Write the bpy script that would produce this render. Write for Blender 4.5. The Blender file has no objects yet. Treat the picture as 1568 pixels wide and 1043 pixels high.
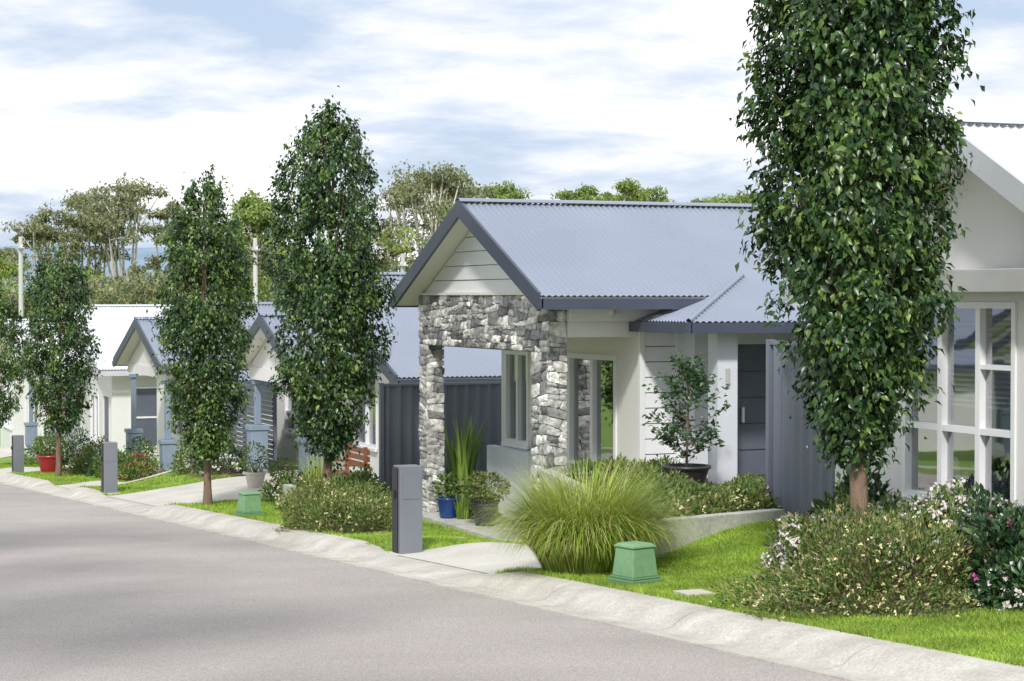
import bpy, math, random
import numpy as np
from mathutils import Vector, Matrix
rng=np.random.default_rng(7); random.seed(7)
scn=bpy.context.scene
scn.view_settings.view_transform='Standard'
try: scn.view_settings.look='None'
except: pass
scn.view_settings.exposure=0

# ---------------------------------------------------------------- materials
def M(name,c1,c2=None,scale=3.0,rough=.6,bump=0.0,bscale=60,metal=0.0,spec=.5,island=False,ramp=None,detail=3,fine=None,transl=0.0,stretch=None):
    m=bpy.data.materials.new(name); m.use_nodes=True
    nt=m.node_tree; N=nt.nodes; L=nt.links
    b=N['Principled BSDF']; out=N['Material Output']
    b.inputs['Roughness'].default_value=rough; b.inputs['Metallic'].default_value=metal
    b.inputs['Specular IOR Level'].default_value=spec
    tc=N.new('ShaderNodeTexCoord'); vec=tc.outputs['Object']
    if stretch:
        mp=N.new('ShaderNodeMapping'); mp.inputs['Scale'].default_value=stretch
        L.new(vec,mp.inputs['Vector']); vec=mp.outputs['Vector']
    if c2 is None: c2=tuple(c*.86 for c in c1)
    cr=N.new('ShaderNodeValToRGB')
    cols=ramp or [(0.3,c2),(0.7,c1)]
    el=cr.color_ramp.elements
    while len(el)<len(cols): el.new(.5)
    for e,(p,c) in zip(el,cols):
        e.position=p; e.color=(*c,1)
    if island:
        ge=N.new('ShaderNodeNewGeometry'); L.new(ge.outputs['Random Per Island'],cr.inputs['Fac'])
    else:
        nz=N.new('ShaderNodeTexNoise'); nz.inputs['Scale'].default_value=scale; nz.inputs['Detail'].default_value=detail
        L.new(vec,nz.inputs['Vector']); L.new(nz.outputs['Fac'],cr.inputs['Fac'])
    col=cr.outputs['Color']
    if fine:
        fs,fa=fine
        n2=N.new('ShaderNodeTexNoise'); n2.inputs['Scale'].default_value=fs; n2.inputs['Detail'].default_value=2
        L.new(vec,n2.inputs['Vector'])
        mr=N.new('ShaderNodeMapRange'); mr.inputs['From Min'].default_value=.3; mr.inputs['From Max'].default_value=.7
        mr.inputs['To Min'].default_value=1-fa; mr.inputs['To Max'].default_value=1+fa
        L.new(n2.outputs['Fac'],mr.inputs['Value'])
        mx=N.new('ShaderNodeVectorMath'); mx.operation='SCALE'
        L.new(col,mx.inputs[0]); L.new(mr.outputs['Result'],mx.inputs['Scale']); col=mx.outputs['Vector']
    L.new(col,b.inputs['Base Color'])
    if bump>0:
        n3=N.new('ShaderNodeTexNoise'); n3.inputs['Scale'].default_value=bscale; n3.inputs['Detail'].default_value=3
        L.new(vec,n3.inputs['Vector'])
        bp=N.new('ShaderNodeBump'); bp.inputs['Strength'].default_value=bump; bp.inputs['Distance'].default_value=.02
        L.new(n3.outputs['Fac'],bp.inputs['Height']); L.new(bp.outputs['Normal'],b.inputs['Normal'])
    if transl>0:
        tr=N.new('ShaderNodeBsdfTranslucent'); L.new(col,tr.inputs['Color'])
        ms=N.new('ShaderNodeMixShader'); ms.inputs[0].default_value=transl
        L.new(b.outputs[0],ms.inputs[1]); L.new(tr.outputs[0],ms.inputs[2]); L.new(ms.outputs[0],out.inputs['Surface'])
    return m
def glassmat(name,fac=.35,tint=(.7,.75,.8)):
    m=bpy.data.materials.new(name); m.use_nodes=True
    nt=m.node_tree; N=nt.nodes; L=nt.links; N.remove(N['Principled BSDF'])
    g=N.new('ShaderNodeBsdfGlossy'); g.inputs['Roughness'].default_value=.02; g.inputs['Color'].default_value=(.95,.97,1,1)
    t=N.new('ShaderNodeBsdfTransparent'); t.inputs['Color'].default_value=(*tint,1)
    nz=N.new('ShaderNodeTexNoise'); nz.inputs['Scale'].default_value=1.5
    bp=N.new('ShaderNodeBump'); bp.inputs['Strength'].default_value=.06; bp.inputs['Distance'].default_value=.02
    tc=N.new('ShaderNodeTexCoord'); L.new(tc.outputs['Object'],nz.inputs['Vector']); L.new(nz.outputs['Fac'],bp.inputs['Height']); L.new(bp.outputs['Normal'],g.inputs['Normal'])
    ms=N.new('ShaderNodeMixShader'); ms.inputs[0].default_value=fac
    L.new(t.outputs[0],ms.inputs[1]); L.new(g.outputs[0],ms.inputs[2]); L.new(ms.outputs[0],N['Material Output'].inputs['Surface'])
    return m

m_asph=M('asphalt',(.45,.405,.375),(.35,.312,.288),scale=.45,rough=.85,bump=.5,bscale=90,fine=(75,.34),detail=6)
m_conc=M('kerb_concrete',(.60,.57,.51),(.42,.39,.34),scale=2.5,rough=.85,bump=.2,bscale=50,fine=(40,.14),detail=5)
m_conc2=M('path_concrete',(.62,.59,.53),(.50,.47,.42),scale=1.5,rough=.85,bump=.15,fine=(30,.08))
m_wallc=M('retaining_concrete',(.54,.53,.49),(.38,.38,.34),scale=5,rough=.9,bump=.3,bscale=30,fine=(30,.15))
m_grassg=M('lawn_ground',(.24,.37,.05),(.16,.27,.035),scale=1.3,rough=.9,bump=.6,bscale=80,fine=(50,.35))
m_blade=M('grass_blades',(.2,.36,.05),island=True,ramp=[(0,(.17,.30,.03)),(.5,(.30,.45,.05)),(1,(.50,.59,.11))],rough=.6,transl=.35,fine=(1.6,.30))
m_soil=M('garden_mulch',(.16,.11,.075),(.07,.05,.035),scale=20,rough=1,bump=.8,bscale=60)
m_roofb=M('blue_corrugated_steel',(.28,.31,.385),(.245,.275,.345),scale=.6,rough=.38,metal=.1)
m_roofw=M('white_corrugated_steel',(.72,.74,.76),(.64,.66,.69),scale=.6,rough=.45)
m_fascia=M('slate_fascia',(.065,.078,.112),(.055,.066,.098),rough=.4)
m_fasw=M('pale_fascia',(.55,.57,.61),(.50,.52,.56),rough=.45)
m_cream=M('cream_paint',(.79,.775,.72),(.75,.735,.68),rough=.6,scale=1.2)
m_white=M('white_paint',(.80,.81,.815),(.76,.775,.785),rough=.55,scale=1.1)
m_rend=M('pale_blue_render',(.66,.69,.735),(.60,.63,.685),rough=.85,scale=1.3,bump=.1,bscale=80)
m_rendw=M('offwhite_render',(.76,.755,.735),(.71,.705,.68),rough=.85,scale=.8,bump=.12,bscale=90)
m_band=M('grey_band',(.46,.46,.45),(.41,.41,.40),rough=.7)
m_gap=M('board_gap_shadow_grey',(.30,.305,.31),(.26,.265,.27),rough=.9)
m_frame=M('white_window_frame',(.82,.82,.83),(.78,.78,.80),rough=.35)
m_fence=M('slate_steel_fence',(.185,.20,.25),(.16,.175,.22),rough=.42,scale=.8)
m_door=M('slate_door',(.12,.135,.175),(.10,.115,.155),rough=.45)
m_groove=M('door_groove_dark',(.05,.055,.07),(.04,.045,.06),rough=.5)
m_post=M('blue_grey_post',(.24,.30,.39),(.21,.27,.35),rough=.5)
m_stone=M('ledge_stone',(.3,.3,.3),island=True,rough=.85,bump=.9,bscale=22,fine=(14,.45),
  ramp=[(0,(.13,.13,.135)),(.2,(.27,.27,.27)),(.5,(.43,.425,.41)),(.75,(.60,.59,.56)),(1,(.84,.83,.79))])
m_mort=M('stone_mortar',(.25,.25,.24),(.17,.17,.17),scale=10,rough=.95)
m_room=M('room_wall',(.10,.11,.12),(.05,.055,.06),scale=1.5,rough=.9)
m_blind=M('blind_slats',(.6,.62,.64),rough=.6)
m_glass=glassmat('window_glass',.42,(.5,.53,.56)) 
m_pillar=M('grey_pillar_paint',(.19,.205,.235),(.165,.18,.21),rough=.5,scale=2)
m_black=M('black_plastic',(.02,.02,.022),rough=.5)
m_mint=M('mint_green_plastic',(.19,.36,.18),(.165,.31,.16),rough=.6,scale=6,fine=(20,.08))
m_mint2=M('green_plastic_base',(.13,.26,.125),(.11,.225,.105),rough=.6)
m_bark=M('tree_bark',(.25,.17,.12),(.12,.085,.06),scale=14,rough=.9,bump=.8,bscale=40,stretch=(1,1,.25))
m_gbark=M('gum_bark',(.66,.62,.54),(.44,.39,.33),scale=2,rough=.85)
m_leaf=M('pear_leaves',(.05,.1,.03),island=True,rough=.33,transl=.18,
  ramp=[(0,(.014,.04,.015)),(.5,(.034,.08,.024)),(.88,(.07,.14,.03)),(1,(.15,.24,.05))])
m_leaf2=M('pear_leaves_light',(.05,.1,.03),island=True,rough=.38,transl=.25,
  ramp=[(0,(.03,.07,.02)),(.4,(.075,.14,.03)),(.85,(.14,.24,.045)),(1,(.28,.38,.08))])
m_gum=M('hazy_gum_leaves',(.1,.1,.05),island=True,rough=.6,transl=.35,
  ramp=[(0,(.12,.155,.08)),(.5,(.22,.255,.12)),(.85,(.34,.355,.17)),(1,(.46,.38,.20))])  # lightened olive-grey ramp, distance haze worked into the leaf colour
m_gum2=M('bright_gum_leaves',(.1,.1,.05),island=True,rough=.6,transl=.35,
  ramp=[(0,(.10,.17,.05)),(.5,(.22,.32,.07)),(1,(.44,.50,.13))])
m_shr=M('shrub_leaves',(.1,.1,.05),island=True,rough=.5,transl=.25,
  ramp=[(0,(.05,.10,.022)),(.5,(.13,.21,.045)),(1,(.27,.34,.09))])
m_shrb=M('brown_green_shrub_leaves',(.1,.1,.05),island=True,rough=.6,transl=.25,
  ramp=[(0,(.06,.11,.025)),(.5,(.15,.23,.05)),(.82,(.27,.31,.09)),(1,(.38,.25,.15))])
m_dark=M('dark_shrub_leaves',(.1,.1,.05),island=True,rough=.35,transl=.15,
  ramp=[(0,(.018,.05,.02)),(.6,(.042,.10,.036)),(1,(.11,.19,.06))])
m_flw=M('white_flowers',(.85,.82,.80),island=True,ramp=[(0,(.85,.85,.82)),(1,(.88,.74,.72))],rough=.7,transl=.2)
m_flp=M('pink_flowers',(.6,.1,.35),(.5,.08,.3),rough=.7)
m_flr=M('red_flowers',(.6,.05,.06),(.5,.04,.05),rough=.7)
m_fly=M('cream_flowers',(.7,.62,.3),island=True,ramp=[(0,(.8,.74,.5)),(1,(.62,.5,.2))],rough=.7)
m_gclump=M('fountain_grass_blades',(.2,.3,.05),island=True,rough=.5,transl=.35,
  ramp=[(0,(.15,.27,.03)),(.4,(.33,.45,.06)),(.75,(.54,.59,.13)),(1,(.76,.68,.38))])
m_flax=M('flax_blades',(.2,.3,.05),island=True,rough=.4,transl=.25,ramp=[(0,(.10,.20,.04)),(1,(.34,.48,.09))])
m_bluep=M('blue_glazed_pot',(.02,.06,.24),(.015,.045,.19),rough=.2)
m_dpot=M('charcoal_pot',(.04,.042,.048),(.03,.032,.036),rough=.4)
m_redp=M('red_pot',(.42,.03,.05),(.35,.02,.04),rough=.3)
m_terr=M('terracotta_pot',(.45,.2,.11),(.36,.15,.08),rough=.7)
m_wood=M('timber',(.30,.12,.06),(.20,.08,.04),scale=8,rough=.6,stretch=(1,8,1))
m_pole=M('pale_timber_pole',(.55,.55,.50),(.45,.44,.40),rough=.9,stretch=(1,1,.2))
m_hill=M('hazed_hill_forest',(.24,.33,.43),(.17,.245,.33),scale=.01,rough=1)  # forest shifted to blue, aerial haze painted into the base colour

# ---------------------------------------------------------------- helpers
def empty(name):
    e=bpy.data.objects.new(name,None); scn.collection.objects.link(e); e.empty_display_size=.3; return e
def link(me,name,mat,parent,smooth=False):
    me.materials.append(mat)
    if smooth: me.polygons.foreach_set('use_smooth',[True]*len(me.polygons))
    o=bpy.data.objects.new(name,me); scn.collection.objects.link(o)
    if parent: o.parent=parent
    return o
def fast(name,V,F,mat,parent=None,smooth=False):
    V=np.asarray(V,dtype=np.float32); F=np.asarray(F,dtype=np.int32)
    me=bpy.data.meshes.new(name); k=F.shape[1]
    me.vertices.add(len(V)); me.vertices.foreach_set('co',V.ravel())
    me.loops.add(F.size); me.loops.foreach_set('vertex_index',F.ravel())
    me.polygons.add(len(F)); me.polygons.foreach_set('loop_start',np.arange(0,F.size,k,dtype=np.int32))
    me.polygons.foreach_set('loop_total',np.full(len(F),k,dtype=np.int32))
    me.update(calc_edges=True)
    return link(me,name,mat,parent,smooth)
class MB:
    def __init__(s): s.v=[]; s.f=[]
    def add(s,vs,fs):
        b=len(s.v); s.v+= [tuple(v) for v in vs]; s.f+=[tuple(b+i for i in f) for f in fs]
    def hexa(s,p):
        s.add(p,[(0,3,2,1),(4,5,6,7),(0,1,5,4),(1,2,6,5),(2,3,7,6),(3,0,4,7)])
    def box(s,x0,x1,y0,y1,z0,z1):
        s.hexa([(x0,y0,z0),(x1,y0,z0),(x1,y1,z0),(x0,y1,z0),(x0,y0,z1),(x1,y0,z1),(x1,y1,z1),(x0,y1,z1)])
    def out(s,name,mat,parent=None,smooth=False,bevel=0):
        if not s.v: return None
        me=bpy.data.meshes.new(name); me.from_pydata(s.v,[],s.f); me.update()
        o=link(me,name,mat,parent,smooth)
        if bevel:
            md=o.modifiers.new('b','BEVEL'); md.width=bevel; md.segments=2; md.limit_method='ANGLE'
        return o
def abox(mb,ax,pl,a0,a1,o0,o1,z0,z1):
    lo,hi=sorted((pl-o0,pl-o1))
    if ax=='x': mb.box(lo,hi,a0,a1,z0,z1)
    else: mb.box(a0,a1,lo,hi,z0,z1)
def PT(ax,pl,a,o,z): return (pl-o,a,z) if ax=='x' else (a,pl-o,z)
def wall(mb,ax,pl,a0,a1,z0,z1,ops=(),t=.12):
    cuts=sorted({a0,a1,*[v for o in ops for v in o[:2]]})
    for c0,c1 in zip(cuts,cuts[1:]):
        mid=(c0+c1)/2; seg=[(z0,z1)]
        for o in ops:
            if o[0]<mid<o[1]:
                ns=[]
                for s0,s1 in seg:
                    if o[2]>s0: ns.append((s0,min(o[2],s1)))
                    if o[3]<s1: ns.append((max(o[3],s0),s1))
                seg=ns
        for s0,s1 in seg:
            if s1-s0>1e-4: abox(mb,ax,pl,c0,c1,0,-t,s0,s1)
def boards(mb,ax,pl,fa,fb,z0,z1,ex=.17,lap=.036,gap=.016):
    z=z0
    while z<z1-.01:
        zt=min(z+ex,z1)-gap; a0,a1,b0,b1=fa(z),fb(z),fa(zt),fb(zt)
        if a1-a0<.02: break
        if b1<b0: b0=b1=(b0+b1)/2
        q=[PT(ax,pl,a0,lap,z),PT(ax,pl,a1,lap,z),PT(ax,pl,b1,lap-.012,zt),PT(ax,pl,b0,lap-.012,zt),PT(ax,pl,a0,.006,z),PT(ax,pl,a1,.006,z),PT(ax,pl,b1,.006,zt),PT(ax,pl,b0,.006,zt)]
        mb.add(q,[(0,1,2,3),(0,4,5,1),(3,2,6,7),(0,3,7,4),(1,5,6,2)]); z+=ex
def window(g,ax,pl,a0,a1,z0,z1,vs=(),hs=(),blind=None,fw=.05,sill=True,deep=.9):
    fr=MB(); o0,o1=-.085,.02
    abox(fr,ax,pl,a0,a0+fw,o0,o1,z0,z1); abox(fr,ax,pl,a1-fw,a1,o0,o1,z0,z1)
    abox(fr,ax,pl,a0+fw,a1-fw,o0,o1,z0,z0+fw); abox(fr,ax,pl,a0+fw,a1-fw,o0,o1,z1-fw,z1)
    xs=[a0+fw]
    for v in vs: 
        abox(fr,ax,pl,v-fw*.6,v+fw*.6,o0+.01,o1-.006,z0+fw,z1-fw); xs+= [v-fw*.6,v+fw*.6]
    xs.append(a1-fw)
    for h in hs:
        for i in range(0,len(xs),2): abox(fr,ax,pl,xs[i],xs[i+1],o0+.01,o1-.009,h-fw*.5,h+fw*.5)
    if sill: abox(fr,ax,pl,a0-.04,a1+.04,.021,.06,z0-.05,z0+.0)
    fr.out('window_frame',m_frame,g)
    gl=MB(); gl.add([PT(ax,pl,a0+.02,-.05,z0+.02),PT(ax,pl,a1-.02,-.05,z0+.02),PT(ax,pl,a1-.02,-.05,z1-.02),PT(ax,pl,a0+.02,-.05,z1-.02)],[(0,1,2,3)])
    gl.out('window_pane',m_glass,g)
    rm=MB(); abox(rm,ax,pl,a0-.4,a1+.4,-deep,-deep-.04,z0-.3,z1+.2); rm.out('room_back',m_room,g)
    if blind is not None:
        sb=MB(); z=z1-fw
        while z>blind:
            sb.add([PT(ax,pl,a0+fw,-.10,z-.012),PT(ax,pl,a1-fw,-.10,z-.012),PT(ax,pl,a1-fw,-.135,z+.012),PT(ax,pl,a0+fw,-.135,z+.012)],[(0,1,2,3)]); z-=.045
        sb.out('venetian_blind',m_blind,g)
def corr(name,org,sd,td,poly,mat,parent,pitch=.085,amp=.011):
    org=np.array(org,float); sd=np.array(sd,float); td=np.array(td,float); n=np.cross(sd,td); n/=np.linalg.norm(n)
    if n[2]<0: n=-n
    s0=min(p[0] for p in poly); s1=max(p[0] for p in poly); V=[];F=[]
    ss=np.arange(s0,s1,pitch/6)
    for s in ss:
        ts=[]
        for (a,b) in zip(poly,poly[1:]+poly[:1]):
            if abs(a[0]-b[0])<1e-9:
                if abs(a[0]-s)<1e-6: ts+=[a[1],b[1]]
                continue
            k=(s-a[0])/(b[0]-a[0])
            if -1e-6<=k<=1+1e-6: ts.append(a[1]+k*(b[1]-a[1]))
        if not ts: continue
        p=org+sd*s+n*(amp*math.sin(2*math.pi*s/pitch)+.012)
        V+=[p+td*min(ts),p+td*max(ts)]
    for i in range(len(V)//2-1): F.append((2*i,2*i+1,2*i+3,2*i+2))
    return fast(name,V,F,mat,parent,True)
def tube(mb,pts,rad,n=8):
    pts=[Vector(p) for p in pts]; b=len(mb.v)
    for i,p in enumerate(pts):
        d=(pts[min(i+1,len(pts)-1)]-pts[max(i-1,0)]).normalized()
        u=d.orthogonal().normalized() if abs(d.z)<.99 else Vector((1,0,0)); u=(u-d*u.dot(d)).normalized(); w=d.cross(u)
        for k in range(n):
            a=2*math.pi*k/n; mb.v.append(tuple(p+(u*math.cos(a)+w*math.sin(a))*rad[i]))
    for i in range(len(pts)-1):
        for k in range(n):
            mb.f.append((b+i*n+k,b+i*n+(k+1)%n,b+(i+1)*n+(k+1)%n,b+(i+1)*n+k))
def lathe(mb,cx,cy,cz,prof,n=24):
    b=len(mb.v)
    for r,z in prof:
        for k in range(n):
            a=2*math.pi*k/n; mb.v.append((cx+r*math.cos(a),cy+r*math.sin(a),cz+z))
    for i in range(len(prof)-1):
        for k in range(n): mb.f.append((b+i*n+k,b+i*n+(k+1)%n,b+(i+1)*n+(k+1)%n,b+(i+1)*n+k))
def nrm(a): return a/np.maximum(np.linalg.norm(a,axis=1,keepdims=True),1e-9)
def leaves(name,P,D,N,Ls,Ws,mat,parent,simple=False):
    n=len(P); D=nrm(D); S=nrm(np.cross(D,N)); N=np.cross(S,D)
    Ls=np.asarray(Ls).reshape(-1,1)*np.ones((n,1)); Ws=np.asarray(Ws).reshape(-1,1)*np.ones((n,1))
    a=P; l=P+D*Ls*.45+S*Ws*.5+N*Ws*.2; r=P+D*Ls*.45-S*Ws*.5+N*Ws*.2; t=P+D*Ls-N*Ls*.15
    if simple:
        V=np.stack([a,l,t,r],1).reshape(-1,3); b=np.arange(n)[:,None]*4
        F=(b+np.array([0,1,2,3])); return fast(name,V,F,mat,parent)
    c=P+D*Ls*.5
    V=np.stack([a,l,r,t,c],1).reshape(-1,3); b=np.arange(n)[:,None,None]*5
    F=(b+np.array([[0,1,4],[0,4,2],[1,3,4],[4,3,2]])).reshape(-1,3)
    return fast(name,V,F,mat,parent)
def sstep(a,b,x):
    t=np.clip((x-a)/(b-a),0,1); return t*t*(3-2*t)

# ---------------------------------------------------------------- terrain
drives=[(17.75,20.9),(32.8,38.0),(41.2,44.0),(51.8,56.5),(64,68)]
dxe=[8.3,10.4,11.2,10.2,10.2]
def lowf(y):
    y=np.asarray(y,float); l=np.ones_like(y)
    for a,b in drives:
        t=np.clip(np.minimum(y-(a-.7),(b+.7)-y)/.7,0,1); l=np.minimum(l,1-.72*t)
    return l
def base(y):
    y=np.asarray(y,float)
    return np.interp(y,[-60,-40,0,66,76,90,5000],[2.6,2.2,0,-3.63,-4.1,-4.4,-4.4])
def gz(x,y):
    x=np.asarray(x,float); y=np.asarray(y,float); b=base(y)
    lf=lowf(y); kt=b+.122*(lf+(1-lf)*sstep(7.0,8.2,x))-.004
    pad=np.interp(y,[-20,0,10,17.3,22.9,23.3,29.6,30.2,41.5,42.5,53,54,66,67,80,100],[.8,.1,-.42,-.5,-1.5,-1.53,-1.53,-1.72,-1.8,-2.5,-2.6,-3.1,-3.2,-3.8,-4.2,-4.4])
    w=sstep(7.7,9.8,x); g=kt*(1-w)+pad*w
    ins=(y>17.22+.32*(x-8.45))&(x>8.45+.24*(y-17.2))&(y<23.28)&(x<40)
    g=np.where(ins,-.50-.02*(y-17),g)
    g=np.where(x<6.8,b-.06,g)
    g=np.where(x<-3.0,b+.1,g)
    far=sstep(30,60,x); g=g*(1-far)+(b)*far
    return g
xs=np.unique(np.concatenate([[-2500,-1200,-500,-200,-80,-40,-20,-10,-6,-3.05,-2.95,0,3,6,6.79,6.93],np.arange(7,12.6,.1),np.arange(13,26,1),[30,40,60,100,200,500,1200,2500]]))
ys=np.unique(np.concatenate([[-300,-100,-60,-40,-20,-8,0,4],np.arange(6,9,.5),np.arange(9,32,.11),np.arange(32,70,.3),np.arange(70,100,2),[110,130,160,200,300,600,1200,2500,4500]]))
X,Y=np.meshgrid(xs,ys); Z=gz(X,Y)
nx=len(xs); ny=len(ys); idx=np.arange(nx*ny).reshape(ny,nx)
F=np.stack([idx[:-1,:-1],idx[:-1,1:],idx[1:,1:],idx[1:,:-1]],-1).reshape(-1,4)
fast('ground',np.stack([X,Y,Z],-1).reshape(-1,3),F,m_grassg,None,True)
def sheet(name,x0,x1,y0,y1,dz,mat,st=.1,parent=None,mask=None):
    a=np.linspace(x0,x1,max(2,int((x1-x0)/st)+1)); b=np.linspace(y0,y1,max(2,int((y1-y0)/st)+1))
    XX,YY=np.meshgrid(a,b); ZZ=gz(np.maximum(XX,6.95),YY)+dz
    i=np.arange(XX.size).reshape(XX.shape); FF=np.stack([i[:-1,:-1],i[:-1,1:],i[1:,1:],i[1:,:-1]],-1).reshape(-1,4)
    if mask is not None:
        cx=(XX[:-1,:-1]+XX[1:,1:]).ravel()/2; cy=(YY[:-1,:-1]+YY[1:,1:]).ravel()/2; FF=FF[mask(cx,cy)]
    return fast(name,np.stack([XX,YY,ZZ],-1).reshape(-1,3),FF,mat,parent,True)
ry=np.unique(np.concatenate([np.arange(-60,100,2.0),[66,76,90,300,600]])); V=[];
for y in ry:
    for x in (-2.95,1.7,6.36): V.append((x,y,float(base(y))+(.03 if x==1.7 else 0)))
F=[]
for j in range(len(ry)-1):
    for k in range(2): a=j*3+k; F.append((a,a+1,a+4,a+3))
fast('road',V,F,m_asph,None)
def kerb(name,prof,y0,y1,seg=2.4):
    mb=MB(); y=y0
    while y<y1:
        ye=y+seg-.018; r=[]
        for yy in np.linspace(y,ye,6):
            low=float(lowf(yy)) if prof[0][0]>0 else 1.0
            b=float(base(yy)); r.append([(px,yy,b+pz*(low if pz>.02 else 1)) for px,pz in prof])
        n=len(prof); vs=[p for rr in r for p in rr]
        fs=[(i*n+k,i*n+k+1,(i+1)*n+k+1,(i+1)*n+k) for i in range(5) for k in range(n-1)]
        fs+=[tuple(range(n)),tuple(reversed([5*n+k for k in range(n)]))]
        mb.add(vs,fs); y+=seg
    mb.out(name,m_conc)
kerb('kerb',[(6.30,-.12),(6.30,.012),(6.5,-.004),(6.6,.012),(6.68,.07),(6.74,.10),(6.83,.125),(7.0,.13),(7.0,-.15)],-6,96)
kerb('kerb',[(-2.86,-.12),(-2.86,.012),(-3.1,-.004),(-3.25,.07),(-3.4,.125),(-3.6,.13),(-3.6,-.15)],-6,96)
for i,(a,b_) in enumerate(drives):
    sheet('driveway',6.99,dxe[i],a,b_,.012,m_conc2,st=.1)
sheet('garden_bed',8.5,13.2,17.3,23.2,.012,m_soil,mask=lambda x,y:(y>17.35+.32*(x-8.45))&(x>8.5+.24*(y-17.2)))
sheet('garden_bed',7.25,10.15,10.2,16.6,.012,m_soil,mask=lambda x,y:(((x-8.3)/1.0)**2+((y-12.9)/1.0)**2<1)|((x>9.0)&(y<16.2)&(y>11)))
bedb=lambda x,y,k=1.0:((x-7.5)/(.55*k))**2+((y-24.3)/(1.2*k))**2<1
sheet('garden_bed',7.02,8.9,22.9,25.7,.012,m_soil,mask=bedb)
sheet('garden_bed',8.7,10.4,28.4,32.6,.012,m_soil)
sheet('garden_bed',9.0,10.0,38.2,41.0,.012,m_soil)

def lawn(name,n,x0,x1,y0,y1,mask,h=(.012,.034),w=.011):
    x=rng.uniform(x0,x1,n); y=rng.uniform(y0,y1,n); k=mask(x,y); x=x[k]; y=y[k]; n=len(x)
    z=gz(x,y); a=rng.uniform(0,2*np.pi,n); hh=rng.uniform(*h,n)*(1+.3*np.sin(x*3.1+y*1.7)*np.sin(y*2.3)); dx=np.cos(a)*w/2; dy=np.sin(a)*w/2
    hh=np.where(x<7.06,hh*1.9,hh)
    lx=rng.normal(0,.016,n); ly=rng.normal(0,.016,n)
    V=np.stack([np.stack([x-dx,y-dy,z-.003],1),np.stack([x+dx,y+dy,z-.003],1),np.stack([x+lx,y+ly,z+hh],1)],1).reshape(-1,3)
    fast(name,V,np.arange(3*n).reshape(-1,3),m_blade,None)
def notdrive(x,y):
    k=np.ones_like(x,bool)
    for i,(a,b_) in enumerate(drives): k&=~((y>a-.03)&(y<b_+.03)&(x<dxe[i]+.02))
    return k
inbed=lambda x,y:(y>17.0+.32*(x-8.45))&(x>8.35+.24*(y-17.2))&(y<23.3)
lawn('lawn_grass',170000,6.98,10.1,9.0,17.9,lambda x,y:notdrive(x,y)&~inbed(x,y)&~((x>9.0)&(y<16.2))&~(((x-8.3)/.95)**2+((y-12.9)/.95)**2<1))
lawn('lawn_grass',85000,6.98,9.7,17.9,29.6,lambda x,y:notdrive(x,y)&~inbed(x,y)&~bedb(x,y,.95),w=.014)
lawn('lawn_grass',50000,6.98,9.5,29.6,60,lambda x,y:notdrive(x,y),h=(.02,.045),w=.022)

# ---------------------------------------------------------------- roofs
def gable_roof(g,x0,x1,yc,half,zr,ze,mr,mf,ms,gut=True):
    sl=math.hypot(half,zr-ze); c=half/sl; s=(zr-ze)/sl
    for sg in (-1,1):
        corr('roof_sheeting',(x0,yc,zr),(1,0,0),(0,sg*c,-s),[(0,.0),(x1-x0,.0),(x1-x0,sl+.03),(0,sl+.03)],mr,g)
        sb=MB(); yt=yc+sg*(half-.01); zt=zr-(half-.01)*(zr-ze)/half
        p=[(x0+.01,yc,zr-.15),(x1,yc,zr-.15),(x1,yt,zt-.15),(x0+.01,yt,zt-.15),(x0+.01,yc,zr-.02),(x1,yc,zr-.02),(x1,yt,zt-.02),(x0+.01,yt,zt-.02)]
        if sg<0: p=[p[i] for i in (1,0,3,2,5,4,7,6)]
        sb.hexa(p); sb.out('soffit',ms,g)
        fb=MB(); ye=yc+sg*(half+.0)
        p=[(x0-.035,yc,zr-.19),(x0+.005,yc,zr-.19),(x0+.005,ye,ze-.19),(x0-.035,ye,ze-.19),(x0-.035,yc,zr+.04),(x0+.005,yc,zr+.04),(x0+.005,ye,ze+.04),(x0-.035,ye,ze+.04)]
        fb.hexa(p)
        if gut:
            a,b_=sorted((yc+sg*(half+.002),yc+sg*(half+.12)))
            fb.box(x0-.03,x1,a,b_,ze-.17,ze-.15)
            fa=b_-.012 if sg>0 else a; fb.box(x0-.03,x1,fa,fa+.012,ze-.15,ze-.035)
            fb.box(x0-.035,x0-.012,a,b_,ze-.15,ze-.035)
        fb.out('bargeboard_gutter',mf,g)
    rc=MB(); r=.07; n=8
    for x in (x0-.04,x1):
        for k in range(n+1):
            a=math.pi*k/n; rc.v.append((x,yc+math.cos(a)*r*1.3,zr+.018+math.sin(a)*r*.7))
    for k in range(n): rc.f.append((k,k+1,n+2+k,n+1+k))
    rc.out('ridge_cap',mr,g,True)
def prism_gable(mb,x,t,y0,y1,yc,z0,zt):
    mb.add([(x,y0,z0),(x,y1,z0),(x,yc,zt),(x+t,y0,z0),(x+t,y1,z0),(x+t,yc,zt)],[(0,2,1),(3,4,5),(0,1,4,3),(1,2,5,4),(2,0,3,5)])
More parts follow.
